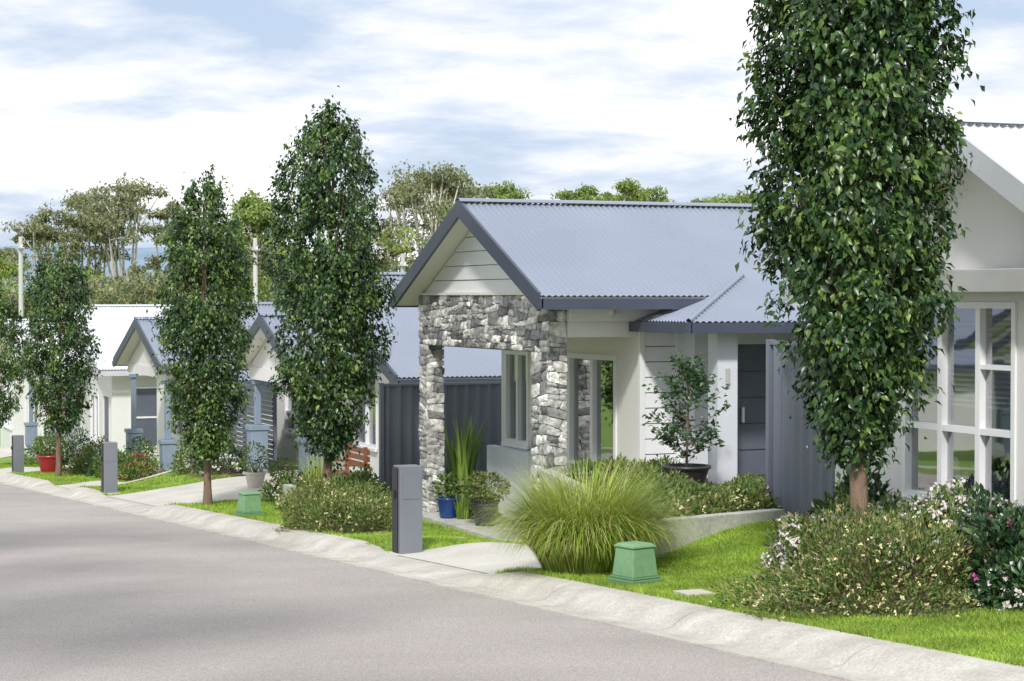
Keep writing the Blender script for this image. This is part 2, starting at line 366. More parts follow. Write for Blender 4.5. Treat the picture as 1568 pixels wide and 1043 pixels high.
def stones(mb,ax,pl,quad,fr=1.0):
    q=[np.array(p,float) for p in quad]
    w=(np.linalg.norm(q[1]-q[0])+np.linalg.norm(q[2]-q[3]))/2; h=(np.linalg.norm(q[3]-q[0])+np.linalg.norm(q[2]-q[1]))/2
    mw=random.uniform(.20,.50)*fr; mh=random.uniform(.09,.22)
    if h/mh>w/mw and h>mh:
        a=random.uniform(.36,.64); d=random.uniform(-1,1)*min(.2,.24*w/h); b=min(.74,max(.26,a+d))
        l=q[0]+(q[3]-q[0])*a; r=q[1]+(q[2]-q[1])*b
        stones(mb,ax,pl,[q[0],q[1],r,l],fr); stones(mb,ax,pl,[l,r,q[2],q[3]],fr); return
    if w>mw:
        a=random.uniform(.34,.66); d=random.uniform(-1,1)*min(.24,.5*h/w); b=min(.8,max(.2,a+d))
        l=q[0]+(q[1]-q[0])*a; r=q[3]+(q[2]-q[3])*b
        stones(mb,ax,pl,[q[0],l,r,q[3]],fr); stones(mb,ax,pl,[l,q[1],q[2],r],fr); return
    c=sum(q)/4; o=random.uniform(.006,.026)
    B=[];T=[]
    for i in range(4):
        p=q[i]; pn=q[(i+1)%4]; pp=q[(i-1)%4]; k=random.uniform(.06,.55); k2=random.uniform(.06,.55)
        for s_ in (p+(pp-p)*k*.5,p+(pn-p)*k2*.5):
            B.append(c+(s_-c)*.985); T.append(c+(s_-c)*.92+np.array([random.uniform(-.009,.009),random.uniform(-.007,.007)]))
    vs=[PT(ax,pl,p[0],-.005,p[1]) for p in B]+[PT(ax,pl,p[0],o+random.uniform(-.006,.006),p[1]) for p in T]
    vs.append(PT(ax,pl,c[0]+random.uniform(-.03,.03),o+.012,c[1]))
    mb.add(vs,[(8+i,8+(i+1)%8,16) for i in range(8)]+[(i,(i+1)%8,8+(i+1)%8,8+i) for i in range(8)])
def stonerect(mb,ax,pl,a0,a1,z0,z1,fr=1.0): stones(mb,ax,pl,[(a0,z0),(a1,z0),(a1,z1),(a0,z1)],fr)

# ---------------------------------------------------------------- main house
g=empty('stone_portico_house')
FZ=-1.47
gable_roof(g,9.6,26,25.67,2.85,3.03,1.75,m_roofb,m_fascia,m_cream)
core=MB()
core.box(9.93,10.15,23.33,23.84,FZ-.1,1.02); core.box(9.93,10.15,27.9,28.22,FZ-.1,1.02)
core.box(9.93,10.15,23.33,28.22,1.02,1.74); core.out('portico_core',m_mort,g)
st=MB()
stonerect(st,'x',9.92,23.3,23.87,FZ,1.03); stonerect(st,'x',9.92,27.87,28.25,FZ,1.03); stonerect(st,'x',9.92,23.3,28.25,1.03,1.76)
stonerect(st,'y',23.32,9.9,10.18,FZ,1.76,.7); stonerect(st,'y',27.89,9.9,10.18,FZ,1.03,.7)
st.out('stone_cladding',m_stone,g)
w=MB()
prism_gable(w,9.95,.15,23.2,28.15,25.67,1.745,2.87)
w.out('gable_wall',m_gap,g)
w=MB(); k=(2.87-1.76)/2.45
boards(w,'x',9.95,lambda z:25.67-2.45+(z-1.76)/k,lambda z:25.67+2.45-(z-1.76)/k,1.78,2.84,.2,gap=.010); w.out('gable_boards',m_white,g)
w=MB(); w.box(9.88,9.912,23.25,28.1,1.762,1.80); w.out('gable_base_trim',m_cream,g)
w=MB(); w.box(10.181,11.2,23.3,23.44,1.22,1.9); w.box(10.16,11.2,28.05,28.19,1.22,1.9); w.box(10.152,11.2,23.441,28.049,1.30,1.34)
w.out('portico_beam_ceiling',m_cream,g)
w=MB(); w.box(10.181,11.198,23.32,23.46,FZ,-.56); w.out('portico_low_wall',m_rend,g)
w=MB(); w.box(10.15,11.2,23.28,23.5,-.56,-.52); w.out('low_wall_capping',m_rend,g,bevel=.008)
w=MB(); wall(w,'x',11.2,23.3,28.15,FZ,1.9,[(24.0,25.6,-.62,.96),(27.05,27.98,-.46,.94)]); w.out('front_wall',m_cream,g)
w=MB(); wall(w,'x',11.14,23.46,28.2,FZ,-.66,[],t=.058); w.box(11.0,11.139,26.6,28.25,FZ,-.52); w.out('rendered_plinth',m_rend,g)
window(g,'x',11.2,24.0,25.6,-.62,.96,vs=(24.8,),fw=.075)
window(g,'x',11.2,27.05,27.98,-.46,.94,vs=(27.5,),blind=-.4,fw=.065)
w=MB(); w.box(11.761,25.8,23.33,23.45,FZ,1.9); w.box(11.321,25.8,28.03,28.15,FZ,1.9); w.box(25.68,25.8,23.451,28.029,FZ,1.9)
prism_gable(w,25.68,.12,23.3,28.1,25.67,1.901,2.86)
w.out('side_walls',m_white,g)
w=MB(); w.box(11.21,11.76,23.292,23.43,FZ,1.9); w.out('side_board_backing',m_gap,g)
w=MB(); boards(w,'y',23.29,lambda z:11.246,lambda z:11.699,-.7,1.42,.2,lap=.045,gap=.012); w.out('side_boards',m_white,g)
w=MB(); w.box(11.17,11.245,23.235,23.291,-.7,1.42); w.box(11.70,11.79,23.23,23.289,-.75,1.66); w.out('corner_trims',m_white,g)
w=MB(); w.box(10.19,11.69,23.235,23.291,1.421,1.68); w.out('side_frieze',m_white,g)
w=MB(); w.box(11.2,11.8,23.225,23.288,FZ,-.71); w.out('side_plinth',m_rend,g)
w=MB(); wall(w,'y',22.9,11.79,13.4,FZ,1.42,[(12.42,12.98,-.75,1.12)],t=.12)
w.box(11.79,11.88,23.021,23.32,FZ,1.42); w.box(11.62,11.90,21.95,22.2,FZ+.6,1.34); w.box(13.2,13.4,22.3,22.899,FZ+.6,1.34)
w.out('entry_walls',m_rend,g)
w=MB(); w.box(12.42,12.98,22.94,22.98,-.75,1.12); w.out('entry_door',m_door,g)
w=MB(); 
for i in range(5): w.box(12.46,12.94,22.93,22.939,-.6+i*.34,-.592+i*.34)
w.out('door_grooves',m_groove,g)
w=MB(); w.box(12.49,12.51,22.88,22.925,.1,.3); w.out('door_handle',m_frame,g)
zt,ze2=2.0,1.42; run=1.6; k=math.hypot(run,zt-ze2)
corr('entry_roof_sheeting',(11.1,23.3,zt),(1,0,0),(0,-run/k,-(zt-ze2)/k),[(0,k),(run,0),(6,0),(6,k)],m_roofb,g)
k2=math.hypot(run,zt-ze2)
corr('entry_roof_hip',(11.1+run,23.3,zt),(0,-1,0),(-run/k2,0,-(zt-ze2)/k2),[(0,0),(run,k2),(0,k2)],m_roofb,g)
w=MB(); w.box(11.1,17,21.62,21.68,ze2-.13,ze2+.0); w.box(11.02,11.08,21.62,23.25,ze2-.13,ze2+.0); w.out('entry_gutter',m_fascia,g)
w=MB(); w.box(11.09,17,21.69,23.32,ze2-.11,ze2-.07); w.out('entry_soffit',m_rend,g)
hp=MB(); tube(hp,[(11.08,21.68,ze2+.02),(11.1+run,23.3,zt+.03)],[.035,.035],6); hp.out('hip_cap',m_roofb,g,True)
w=MB(); w.box(9.7,11.139,23.2,28.5,FZ-.25,FZ); w.out('portico_slab',m_wallc,g,bevel=.01)
w=MB(); lathe(w,10.75,23.2,1.50,[(.0,.10),(.04,.09),(.05,.03),(.045,0),(.0,-.005)],12); w.out('spotlight',m_cream,g,True)
w=MB(); w.box(11.73,11.78,21.91,21.949,.65,.85); w.out('wall_light',m_band,g,bevel=.01)

# ---------------------------------------------------------------- right house
g=empty('white_rendered_house')
YC=14.5
gable_roof(g,9.85,24,YC,2.6,3.22,1.86,m_roofw,m_fasw,m_cream)
w=MB(); wall(w,'x',10.2,12.2,16.82,-.9,1.82,[(13.92,15.62,-.09,1.69)],t=.14)
prism_gable(w,10.2,.14,12.2,16.82,YC,1.821,3.04)
w.box(10.341,23.8,16.68,16.82,-.9,1.82); w.box(10.341,23.8,12.2,12.34,-.9,1.82); w.box(23.66,23.8,12.341,16.679,-.9,1.82)
prism_gable(w,23.66,.14,12.2,16.82,YC,1.821,3.04)
w.out('rendered_walls',m_rendw,g)
w=MB(); w.box(9.93,10.199,12.6,15.95,1.77,1.97); w.out('window_hood',m_band,g,bevel=.01)
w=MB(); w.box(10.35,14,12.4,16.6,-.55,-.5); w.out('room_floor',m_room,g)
window(g,'x',10.2,13.92,15.62,-.09,1.69,vs=(14.46,15.03),hs=(.57,),blind=.75,fw=.055,deep=1.4)
w=MB(); w.box(10.19,10.27,13.975,14.427,1.11,1.15); w.out('sash_rail',m_frame,g)
w=MB()
for i in range(11):
    y=13.95+i*.15; h=random.uniform(.10,.34); lathe(w,10.55,y,-.02,[(0,0),(.03,0),(.05,h*.3),(.03,h*.7),(.04,h*.85),(0,h)],10)
w.box(10.45,10.65,13.9,15.6,-.06,-.02); w.out('sill_ornaments',m_blind,g)

# ---------------------------------------------------------------- metal fences
def fence(name,p0,p1,z0,h,post=2.4):
    g=empty(name); p0=Vector((*p0,0)); p1=Vector((*p1,0)); d=(p1-p0); Ln=d.length; d.normalize(); n=Vector((d.y,-d.x,0))
    prof=[(0,0),(.06,0),(.085,.035),(.13,.035),(.155,0),(.19,0)]; V=[];s=0
    while s<Ln:
        for a,o in prof[:-1]:
            if s+a<=Ln:
                p=p0+d*(s+a)+n*o; V+=[(p.x,p.y,z0+.03),(p.x,p.y,z0+h-.02)]
        s+=.19
    F=[(2*i,2*i+2,2*i+3,2*i+1) for i in range(len(V)//2-1)]
    fast('ribbed_panels',V,F,m_fence,g)
    mb=MB()
    def ob(a0,a1,o0,o1,za,zb):
        q=[p0+d*a0+n*o0,p0+d*a1+n*o0,p0+d*a1+n*o1,p0+d*a0+n*o1]
        mb.hexa([(p.x,p.y,za) for p in q]+[(p.x,p.y,zb) for p in q])
    ob(-.0,Ln,-.015,.045,z0+h-.04,z0+h); ob(0,Ln,-.012,.042,z0,z0+.05)
    s=0
    while s<=Ln+.01: ob(s-.03,s+.03,-.025,.055,z0-.3,z0+h+.012); s+=post
    mb.out('rails_posts',m_fence,g)
fence('metal_fence',(9.85,29.9),(19,29.9),-1.55,1.92)
fence('metal_fence',(10.3,18.25),(10.3,16.87),-.55,1.83,post=1.38)
fence('metal_fence',(10.35,18.3),(22,18.3),-.6,1.83)
g=empty('slatted_fence'); w=MB()
z=-1.75
while z<-.05: w.box(10.35,10.375,38.3,41.9,z,z+.075); z+=.095
w.out('slats',m_door,g); w=MB()
for y in (38.3,39.5,40.7,41.9): w.box(10.376,10.44,y-.03,y+.03,-1.9,0)
w.out('posts',m_door,g)
def lowwall(name,p0,p1,t,z0a,z1a,z0b,z1b,mat=m_wallc):
    p0=Vector(p0);p1=Vector(p1); d=(p1-p0).normalized(); n=Vector((d.y,-d.x))*t/2
    mb=MB(); q=[p0+n,p1+n,p1-n,p0-n]
    mb.hexa([(q[0].x,q[0].y,z0a),(q[1].x,q[1].y,z0b),(q[2].x,q[2].y,z0b),(q[3].x,q[3].y,z0a),(q[0].x,q[0].y,z1a),(q[1].x,q[1].y,z1b),(q[2].x,q[2].y,z1b),(q[3].x,q[3].y,z1a)])
    mb.out(name,mat,None,bevel=.008)
lowwall('retaining_wall',(8.4,17.14),(10.1,17.72),.14,-1.2,-.40,-1.0,-.42)
lowwall('retaining_wall',(8.43,17.3),(9.86,23.25),.16,-1.8,-.41,-1.8,-.45)
lowwall('retaining_wall',(8.7,28.2),(8.7,31.3),.14,-1.9,-1.27,-2.0,-1.3)

# ---------------------------------------------------------------- far houses
def far_house(name,xf,yc,half,fz,ze,zr,roof,pyc,ph,pze,pzr,posts,xp=9.6,fas=m_fascia):
    g=empty(name)
    gable_roof(g,xf,xf+14,yc,half,zr,ze,roof,fas,m_cream)
    xw=xf+.45; y0=yc-half+.45; y1=yc+half-.45; zt=ze-.02
    ops=[(y0+.5,y0+1.35,fz+.02,fz+2.1),(y0+2.0,y0+3.3,fz+.75,fz+2.1),(y1-3.2,y1-1.0,fz+.7,fz+2.1)]
    w=MB(); wall(w,'x',xw,y0,y1,fz-.3,zt,ops); prism_gable(w,xw,.12,y0,y1,yc,zt+.001,zr-.17)
    w.box(xw+.121,xf+13.8,y0,y0+.12,fz-.3,zt); w.box(xw+.121,xf+13.8,y1-.12,y1,fz-.3,zt); w.box(xf+13.68,xf+13.8,y0+.121,y1-.121,fz-.3,zt)
    w.out('walls',m_rendw,g)
    w=MB(); w.box(xw+.04,xw+.08,ops[0][0],ops[0][1],fz+.02,fz+2.1); w.out('front_door',m_door,g)
    window(g,'x',xw,*ops[1],vs=((ops[1][0]+ops[1][1])/2,),blind=fz+1.3)
    window(g,'x',xw,*ops[2],vs=(ops[2][0]+.73,ops[2][0]+1.46),hs=(fz+1.1,),blind=fz+1.2)
    if pyc is not None:
        gable_roof(g,xp,xw-.01,pyc,ph,pzr,pze,roof,fas,m_cream)
        w=MB(); prism_gable(w,xp+.3,.1,pyc-ph+.3,pyc+ph-.3,pyc,pze-.08,pzr-.17); w.box(xp+.28,xp+.42,pyc-ph+.3,pyc+ph-.3,pze-.32,pze-.081); w.out('portico_gable',m_rendw,g)
        pm=MB(); pd=MB()
        for (px,py) in posts:
            pm.box(px-.06,px+.06,py-.06,py+.06,fz+.95,pze-.33); pm.box(px-.10,px+.10,py-.10,py+.10,pze-.42,pze-.331)
            pd.box(px-.17,px+.17,py-.17,py+.17,fz-.3,fz+.85); pd.box(px-.2,px+.2,py-.2,py+.2,fz+.85,fz+.95)
        pm.out('portico_posts',m_post,g,bevel=.008); pd.out('post_pedestals',m_post,g,bevel=.012)
    w=MB(); w.box(xp+.2,xw-.02,(pyc or yc)-2.4,(pyc or yc)+2.2,fz-.35,fz); w.out('porch_slab',m_conc2,g)
    return g
far_house('blue_roof_bungalow',10.6,36.3,5.0,-1.72,.40,2.15,m_roofb,36.3,2.3,.45,1.38,[(10,38.1),(10,34.4)])
far_house('blue_roof_bungalow',10.6,48,5.0,-2.5,-.1,1.55,m_roofb,48,2.8,.15,1.2,[(9.85,49.6),(9.85,45.6)])
g5=far_house('white_roof_bungalow',9.9,60,5.3,-3.15,-.25,1.45,m_roofw,61.5,2.5,-.5,.6,[(9.4,59.4),(9.4,63.6)],xp=9.0,fas=m_fasw)
far_house('white_roof_bungalow',9.9,73,5.3,-3.8,-.9,.9,m_roofw,None,0,0,0,[],xp=9.0,fas=m_fasw)
far_house('white_roof_bungalow',28,44,6.0,-2.4,.3,2.4,m_roofw,None,0,0,0,[],xp=27,fas=m_fasw)
far_house('white_roof_bungalow',30,60,6.0,-3.2,.2,2.3,m_roofw,None,0,0,0,[],xp=29,fas=m_fasw)
# side window of the white-roof bungalow: dark pane in a slim frame standing proud of the wall
w=MB()
for (a,b,c,d) in ((10.9,10.95,-2.45,-.75),(11.65,11.7,-2.45,-.75),(10.951,11.649,-2.45,-2.4),(10.951,11.649,-.8,-.75),(10.951,11.649,-1.63,-1.58)): w.box(a,b,55.09,55.145,c,d)
w.out('side_window_frame',m_frame,g5)
w=MB(); w.box(10.951,11.649,55.12,55.14,-2.399,-.801); w.out('side_window_pane',m_door,g5)
for yc_,nm,rf in ((24,'blue_roof_bungalow',m_roofb),(37,'white_roof_bungalow',m_roofw),(50,'blue_roof_bungalow',m_roofb)):
    f=float(base(yc_))+.15
    go=far_house(nm,10.6,0.0,5.0,f,f+2.5,f+4.4,rf,0.0,2.3,f+2.4,f+3.4,[(10,1.8),(10,-1.9)])
    go.rotation_euler=(0,0,math.pi); go.location=(2.1,yc_,0)

# ---------------------------------------------------------------- letterbox pillars
def letterbox(x,y):
    z=float(gz(x,y)); g=empty('letterbox_pillar'); w=MB(); H=.98
    w.box(x-.13,x+.13,y-.12,y+.12,z-.1,z+H); w.out('pillar_body',m_pillar,g,bevel=.006)
    w=MB(); w.box(x-.145,x-.131,y-.05,y+.12,z+.02,z+H-.02); w.box(x-.165,x-.1451,y+.0,y+.10,z+.62,z+.70); w.out('mail_slot_side',m_black,g)
    w=MB(); w.box(x-.10,x+.10,y-.126,y-.121,z+.62,z+.9); w.out('mail_door',m_pillar,g)
    w=MB(); w.box(x-.19,x+.19,y-.18,y+.18,z-.05,z+.015); w.out('pillar_footing',m_conc2,g)
letterbox(7.18,20.85); letterbox(7.15,38.35); letterbox(7.27,51.4)
def utility(x,y,rot,s=1.0):
    z=float(gz(x,y)); g=empty('green_utility_box'); w=MB()
    def fr(h0,s0,h1,s1):
        w.hexa([(-s0,-s0,h0),(s0,-s0,h0),(s0,s0,h0),(-s0,s0,h0),(-s1,-s1,h1),(s1,-s1,h1),(s1,s1,h1),(-s1,s1,h1)])
    fr(.075,.140,.32,.118); fr(.321,.132,.335,.132); fr(.3351,.128,.357,.10); w.out('tapered_cover',m_mint,g,bevel=.008)
    w=MB(); w.box(-.175,.175,-.175,.175,-.05,.055); w.box(-.155,.155,-.155,.155,.0551,.0749); w.out('base_skirt',m_mint2,g,bevel=.008)
    g.location=(x,y,z); g.rotation_euler=(0,0,rot)
utility(7.36,15.4,.25); utility(7.2,27.9,.1)

# ---------------------------------------------------------------- trees
def field(P,s,ph):
    return (np.sin(P[:,0]*s+ph)+np.sin(P[:,1]*s*1.1+ph*2.3)+np.sin(P[:,2]*s*.8+ph*.7)+np.sin((P[:,0]+P[:,2])*s*.6+1.7*ph))/4
def pear_tree(x,y,top,cb,rad,nleaf,seed,leafL=.11,lean=(0,0),light=.22):
    r_=np.random.default_rng(seed); rnd=random.Random(seed); z0=float(gz(x,y))-.05; g=empty('pear_tree')
    mb=MB(); H=top-z0
    def axis(t): return Vector((x+lean[0]*t+.03*math.sin(t*5+seed),y+lean[1]*t+.03*math.cos(t*4+seed),z0+H*t))
    tr=.0108*H+.004
    n=14; tube(mb,[axis(i/n*.93) for i in range(n+1)],[tr*(1.35 if i==0 else 1)*(1-.9*i/n)+.006 for i in range(n+1)],10)
    tc=lambda z:(z-cb)/(top-cb)
    R=lambda t:rad*np.interp(t,[0,.04,.12,.25,.42,.62,.8,.92,1],[.16,.42,.68,.88,1.0,1,.86,.54,.10])
    for i in range(50):
        h0=rnd.uniform(max(cb-.1,z0+.2*H),top-.6); a=rnd.uniform(0,6.283); t1=min(.97,tc(h0)+rnd.uniform(.12,.25)); z1=cb+(top-cb)*t1
        rr=float(R(t1))*rnd.uniform(.6,.95); p0=axis((h0-z0)/H); pe=axis((z1-z0)/H)+Vector((math.cos(a)*rr,math.sin(a)*rr,0))
        pm=p0.lerp(pe,.5)+Vector((math.cos(a)*rr*.18,math.sin(a)*rr*.18,-.06*H*.2))
        tube(mb,[p0,p0.lerp(pm,.5)+Vector((math.cos(a),math.sin(a),0))*.03,pm,pe],[tr*.3,tr*.25,tr*.17,.004],6)
    nc=int(nleaf/34); t=r_.uniform(0,1,nc*3); keep=r_.uniform(0,rad,nc*3)<R(t); t=t[keep][:nc]; nc=len(t)
    a=r_.uniform(0,2*np.pi,nc)
    wob=1+.08*np.sin(3*a+9*t+seed)+.08*np.sin(7*a-17*t+seed*2)+.09*np.sin(37*t+3*a)*np.sin(4*a+seed)
    rho=R(t)*wob*np.sqrt(r_.uniform(.12,1.04,nc))
    cx=x+lean[0]*(cb-z0+t*(top-cb))/H+rho*np.cos(a); cy=y+lean[1]*(cb-z0+t*(top-cb))/H+rho*np.sin(a); cz=cb+t*(top-cb)+r_.normal(0,.05,nc)
    C=np.stack([cx,cy,cz],1); f=field(C,7.5,seed); k=(f>-.40)|(r_.uniform(0,1,nc)<.30); C=C[k]; a=a[k]; nc=len(C)
    fl=field(C,4.1,seed+5); lightc=r_.uniform(0,1,nc)<light*(1+1.3*fl)
    cnt=r_.integers(18,56,nc); ids=np.repeat(np.arange(nc),cnt); n=len(ids)
    spread=r_.uniform(.035,.082,nc)[ids][:,None]
    P=C[ids]+r_.normal(0,1,(n,3))*spread*np.array([1,1,1.5])
    outd=np.stack([np.cos(a[ids]),np.sin(a[ids]),np.zeros(n)],1)
    D=outd*.45+np.array([0,0,-.65])+r_.normal(0,.45,(n,3)); Nn=outd*.8+np.array([0,0,.55])+r_.normal(0,.45,(n,3))
    ns=int(nleaf/360); t=r_.uniform(0,1,ns)
    PP=[];DD=[];NN=[]
    for tt in t:
        aa=r_.uniform(0,6.283); rr=float(R(tt)); z=cb+tt*(top-cb); p=Vector((x+math.cos(aa)*rr*.86,y+math.sin(aa)*rr*.86,z)); d=Vector((math.cos(aa)*.35,math.sin(aa)*.35,r_.uniform(.1,1.1))).normalized(); ln=r_.uniform(.12,.28)
        tube(mb,[p,p+d*ln*.6,p+d*ln+Vector((0,0,-.02))],[.006,.004,.002],4)
        for j in range(18):
            q=p+d*ln*(j+1)/18; PP.append(q); DD.append((d.x*.3+r_.normal(0,.5),d.y*.3+r_.normal(0,.5),-.6)); NN.append((math.cos(aa),math.sin(aa),.5))
    lt=np.concatenate([lightc[ids],r_.uniform(0,1,len(PP))<.35])
    P=np.concatenate([P,np.array(PP)]); D=np.concatenate([D,np.array(DD)]); Nn=np.concatenate([Nn,np.array(NN)]); n=len(P)
    L_=r_.uniform(.6,1.15,n)*leafL
    for sel,mt in ((~lt,m_leaf),(lt,m_leaf2)): leaves('leaves',P[sel],D[sel],Nn[sel],L_[sel],L_[sel]*.54,mt,g)
    mb.out('trunk_branches',m_bark,g,True)
    return g
pear_tree(8.32,13.35,5.9,.54,.73,42000,3,leafL=.084,lean=(-.03,.12),light=.18)
pear_tree(8.05,26.75,4.32,-.45,.76,28000,5,leafL=.084,light=.22)
pear_tree(7.4,31.45,3.65,-.85,.68,22000,8,leafL=.086,light=.55)
pear_tree(7.6,47.0,2.85,-1.4,.82,14000,11,leafL=.10,light=.3)
pear_tree(7.55,57.9,2.0,-2.0,.85,10000,14,leafL=.11,light=.4)

def gum(LP,mb,x,y,z0,H,spread,seed,nl=7,ls=.2,per=170,low=.5,psz=.17,nj=(3,5),drop=.16):
    r_=np.random.default_rng(seed); rnd=random.Random(seed)
    b=Vector((x,y,z0)); lean=Vector((rnd.uniform(-.04,.04)*H,rnd.uniform(-.04,.04)*H,0))
    fork=b+lean+Vector((0,0,H*rnd.uniform(.22,.34)))
    tube(mb,[b,b.lerp(fork,.5)+Vector((.1,0,0)),fork],[H*.020,H*.017,H*.014],7)
    for i in range(nl):
        a=6.283*i/nl+rnd.uniform(-.5,.5); t=rnd.uniform(low+.05,1.0) if i>2 else rnd.uniform(.93,1.0); rr=spread*rnd.uniform(.25,.95)*(1-.5*max(0,t-.75)/.25)
        e=b+lean+Vector((math.cos(a)*rr,math.sin(a)*rr,H*t)); m=fork.lerp(e,.5)+Vector((rnd.uniform(-.3,.3),rnd.uniform(-.3,.3),-.04*H))
        tube(mb,[fork,fork.lerp(m,.5),m,e-Vector((0,0,.3))],[H*.009,H*.008,H*.006,.03],5)
        for j in range(rnd.randint(*nj)):
            c=e+(Vector((rnd.uniform(-1,1),rnd.uniform(-1,1),0))*spread*.34+Vector((0,0,rnd.uniform(-drop,.0)*H)) if j else Vector((0,0,-.3)))
            s0=m.lerp(e,rnd.uniform(.2,.8)); tube(mb,[s0,s0.lerp(c,.5)+Vector((0,0,.1)),c],[H*.004,H*.003,.02],4)
            n=int(per*rnd.uniform(.7,1.3)); s=spread*psz*rnd.uniform(.7,1.4)
            v=nrm(r_.normal(0,1,(n,3)))*np.cbrt(r_.uniform(.05,1,(n,1))); v[:,2]=np.where(v[:,2]<0,v[:,2]*.5,v[:,2])
            lum=1+.25*np.sin(v[:,0:1]*5+j+i)+.2*np.sin(v[:,1:2]*6+2*j)
            LP.append((np.array(c)+v*lum*np.array([s,s,s*.62]),ls))
def flushgum(g,lp,mb,mat,seed):
    r_=np.random.default_rng(seed); P=np.concatenate([p for p,_ in lp]); ls=np.concatenate([np.full(len(p),l) for p,l in lp]); n=len(P)
    D=r_.normal(0,1,(n,3))+np.array([0,0,-.6]); N=r_.normal(0,.6,(n,3))+np.array([-.5,-.6,1.0]); L_=ls*r_.uniform(.6,1.3,n)
    leaves('foliage',P,D,N,L_,L_*.5,mat,g,simple=True)
    if mb.v: mb.out('trunks_limbs',m_gbark,g,True)
fx,fy=math.sin(math.radians(22)),math.cos(math.radians(22))
def at(px,D):
    u=(px-784)/3050; return D*(fx+u*fy),D*(fy-u*fx)
def topz(py,D): return 1.73+(455-py)/3050*D
specs1=[(85,308,112,2.6),(135,286,116,2.8),(200,266,112,3.2),(250,298,120,2.2),(605,258,104,2.7),(640,243,100,3.0),(690,256,104,3.0),(720,270,108,2.2),(5,360,130,2.8),(330,345,118,2.2)]
specs2=[(380,292,118,2.2),(412,300,108,2.2),(745,276,118,2.5),(788,280,120,2.5),(828,296,115,1.9),(888,274,125,1.9),(925,284,128,1.7),(963,266,120,2.0),(1005,274,124,1.9),(1068,292,120,1.9),(1105,278,122,2.4),(1148,286,120,2.4),(345,365,120,2.2),(-15,390,120,2.4),(1200,298,122,2.4),(1300,293,125,2.4),(1400,298,125,2.4)]
g=empty('distant_gum_trees'); lp=[];mb=MB()
for i,(px,py,D,sp) in enumerate(specs1):
    X_,Y_=at(px,D); z0=float(gz(X_,Y_)); gum(lp,mb,X_,Y_,z0,topz(py+6,D)-z0,sp*1.15,100+i,nl=10,low=.42,psz=.21,nj=(3,5),per=150,ls=.21,drop=.18)
flushgum(g,lp,mb,m_gum,1)
g=empty('distant_bright_trees'); lp=[];mb=MB()
for i,(px,py,D,sp) in enumerate(specs2):
    X_,Y_=at(px,D); z0=float(gz(X_,Y_)); gum(lp,mb,X_,Y_,z0,topz(py+6,D)-z0,sp*1.0,200+i,nl=10,low=.45,psz=.26,nj=(3,5),per=150,ls=.21,drop=.15)
flushgum(g,lp,mb,m_gum2,2)
for nm,mt,sd_,sel in (('distant_scrub',m_gum,44,0),('distant_green_scrub',m_gum2,45,1)):
    g=empty(nm); lp=[];mb=MB(); r_=np.random.default_rng(sd_)
    for i in range(26):
        px=-80+i*44+r_.uniform(-20,20)+22*sel; D=r_.uniform(92,112); X_,Y_=at(px,D); z0=float(gz(X_,Y_)); tp=r_.uniform(395,440) if px<300 else r_.uniform(345,410); h=topz(tp,D)-z0
        for j in range(12):
            n=160; v=nrm(r_.normal(0,1,(n,3)))*np.cbrt(r_.uniform(.2,1,(n,1)))
            c=np.array([X_+r_.normal(0,1.1),Y_+r_.normal(0,1.1),z0+h*r_.uniform(.25,.94)]); lp.append((c+v*np.array([1.0,1.0,.65]),.25))
        tube(mb,[(X_,Y_,z0),(X_,Y_,z0+h*.7)],[.12,.05],5)
    flushgum(g,lp,mb,mt,sd_)
for (tx,ty,h,sd) in [(-3.9,4.0,13.0,61),(-3.9,14.0,13.5,62)]:
    g=empty('gum_tree'); lp=[];mb=MB(); gum(lp,mb,tx,ty,float(gz(tx,ty)),h,3.6,sd,nl=9,per=150,ls=.17,low=.6,psz=.17); flushgum(g,lp,mb,m_gum,sd)

# ---------------------------------------------------------------- shrubs
def shrub(name,c,rad,n,L_,mat,seed,fl=None,nfl=0,fs=.03,up=.4,wf=.5,lump=.18,stems=True):
    r_=np.random.default_rng(seed); g=empty(name); cx,cy,cz=c
    v=nrm(r_.normal(0,1,(n,3))); v[:,2]=np.abs(v[:,2])
    lum=1+lump*(np.sin(v[:,0]*6+seed)+np.sin(v[:,1]*7+seed*2)+np.sin(v[:,2]*8+seed*3))/2
    rr=np.cbrt(r_.uniform(.30,1,n))*lum*(1+np.abs(r_.normal(0,.06,n)))
    P=np.array([cx,cy,cz])+v*rr[:,None]*np.array(rad)
    D=v+r_.normal(0,.5,(n,3))+np.array([0,0,up]); N=v+r_.normal(0,.5,(n,3))+np.array([0,0,.5])
    Ls=L_*r_.uniform(.6,1.3,n); leaves('leaves',P,D,N,Ls,Ls*wf,mat,g)
    if fl:
        v=nrm(r_.normal(0,1,(nfl,3))); v[:,2]=np.abs(v[:,2]); lum=1+lump*(np.sin(v[:,0]*6+seed)+np.sin(v[:,1]*7+seed*2)+np.sin(v[:,2]*8+seed*3))/2
        Cc=np.array([cx,cy,cz])+v*(lum*r_.uniform(.95,1.10,nfl))[:,None]*np.array(rad)
        ids=np.repeat(np.arange(nfl),6); m=len(ids); D=r_.normal(0,1,(m,3)); leaves('flowers',Cc[ids]+r_.normal(0,fs*.25,(m,3)),D,v[ids]+r_.normal(0,.3,(m,3)),fs,fs*.8,fl,g,simple=True)
    if stems:
        mb=MB()
        for i in range(9):
            a=r_.uniform(0,6.283); q=Vector((cx+math.cos(a)*rad[0]*.55,cy+math.sin(a)*rad[1]*.55,cz+rad[2]*.7)); tube(mb,[(cx+math.cos(a)*.03,cy+math.sin(a)*.03,cz-.05),(cx+math.cos(a)*rad[0]*.25,cy+math.sin(a)*rad[1]*.25,cz+rad[2]*.4),q],[.012,.008,.003],5)
        mb.out('stems',m_bark,g)
    return g
def gs(x,y): return float(gz(x,y))
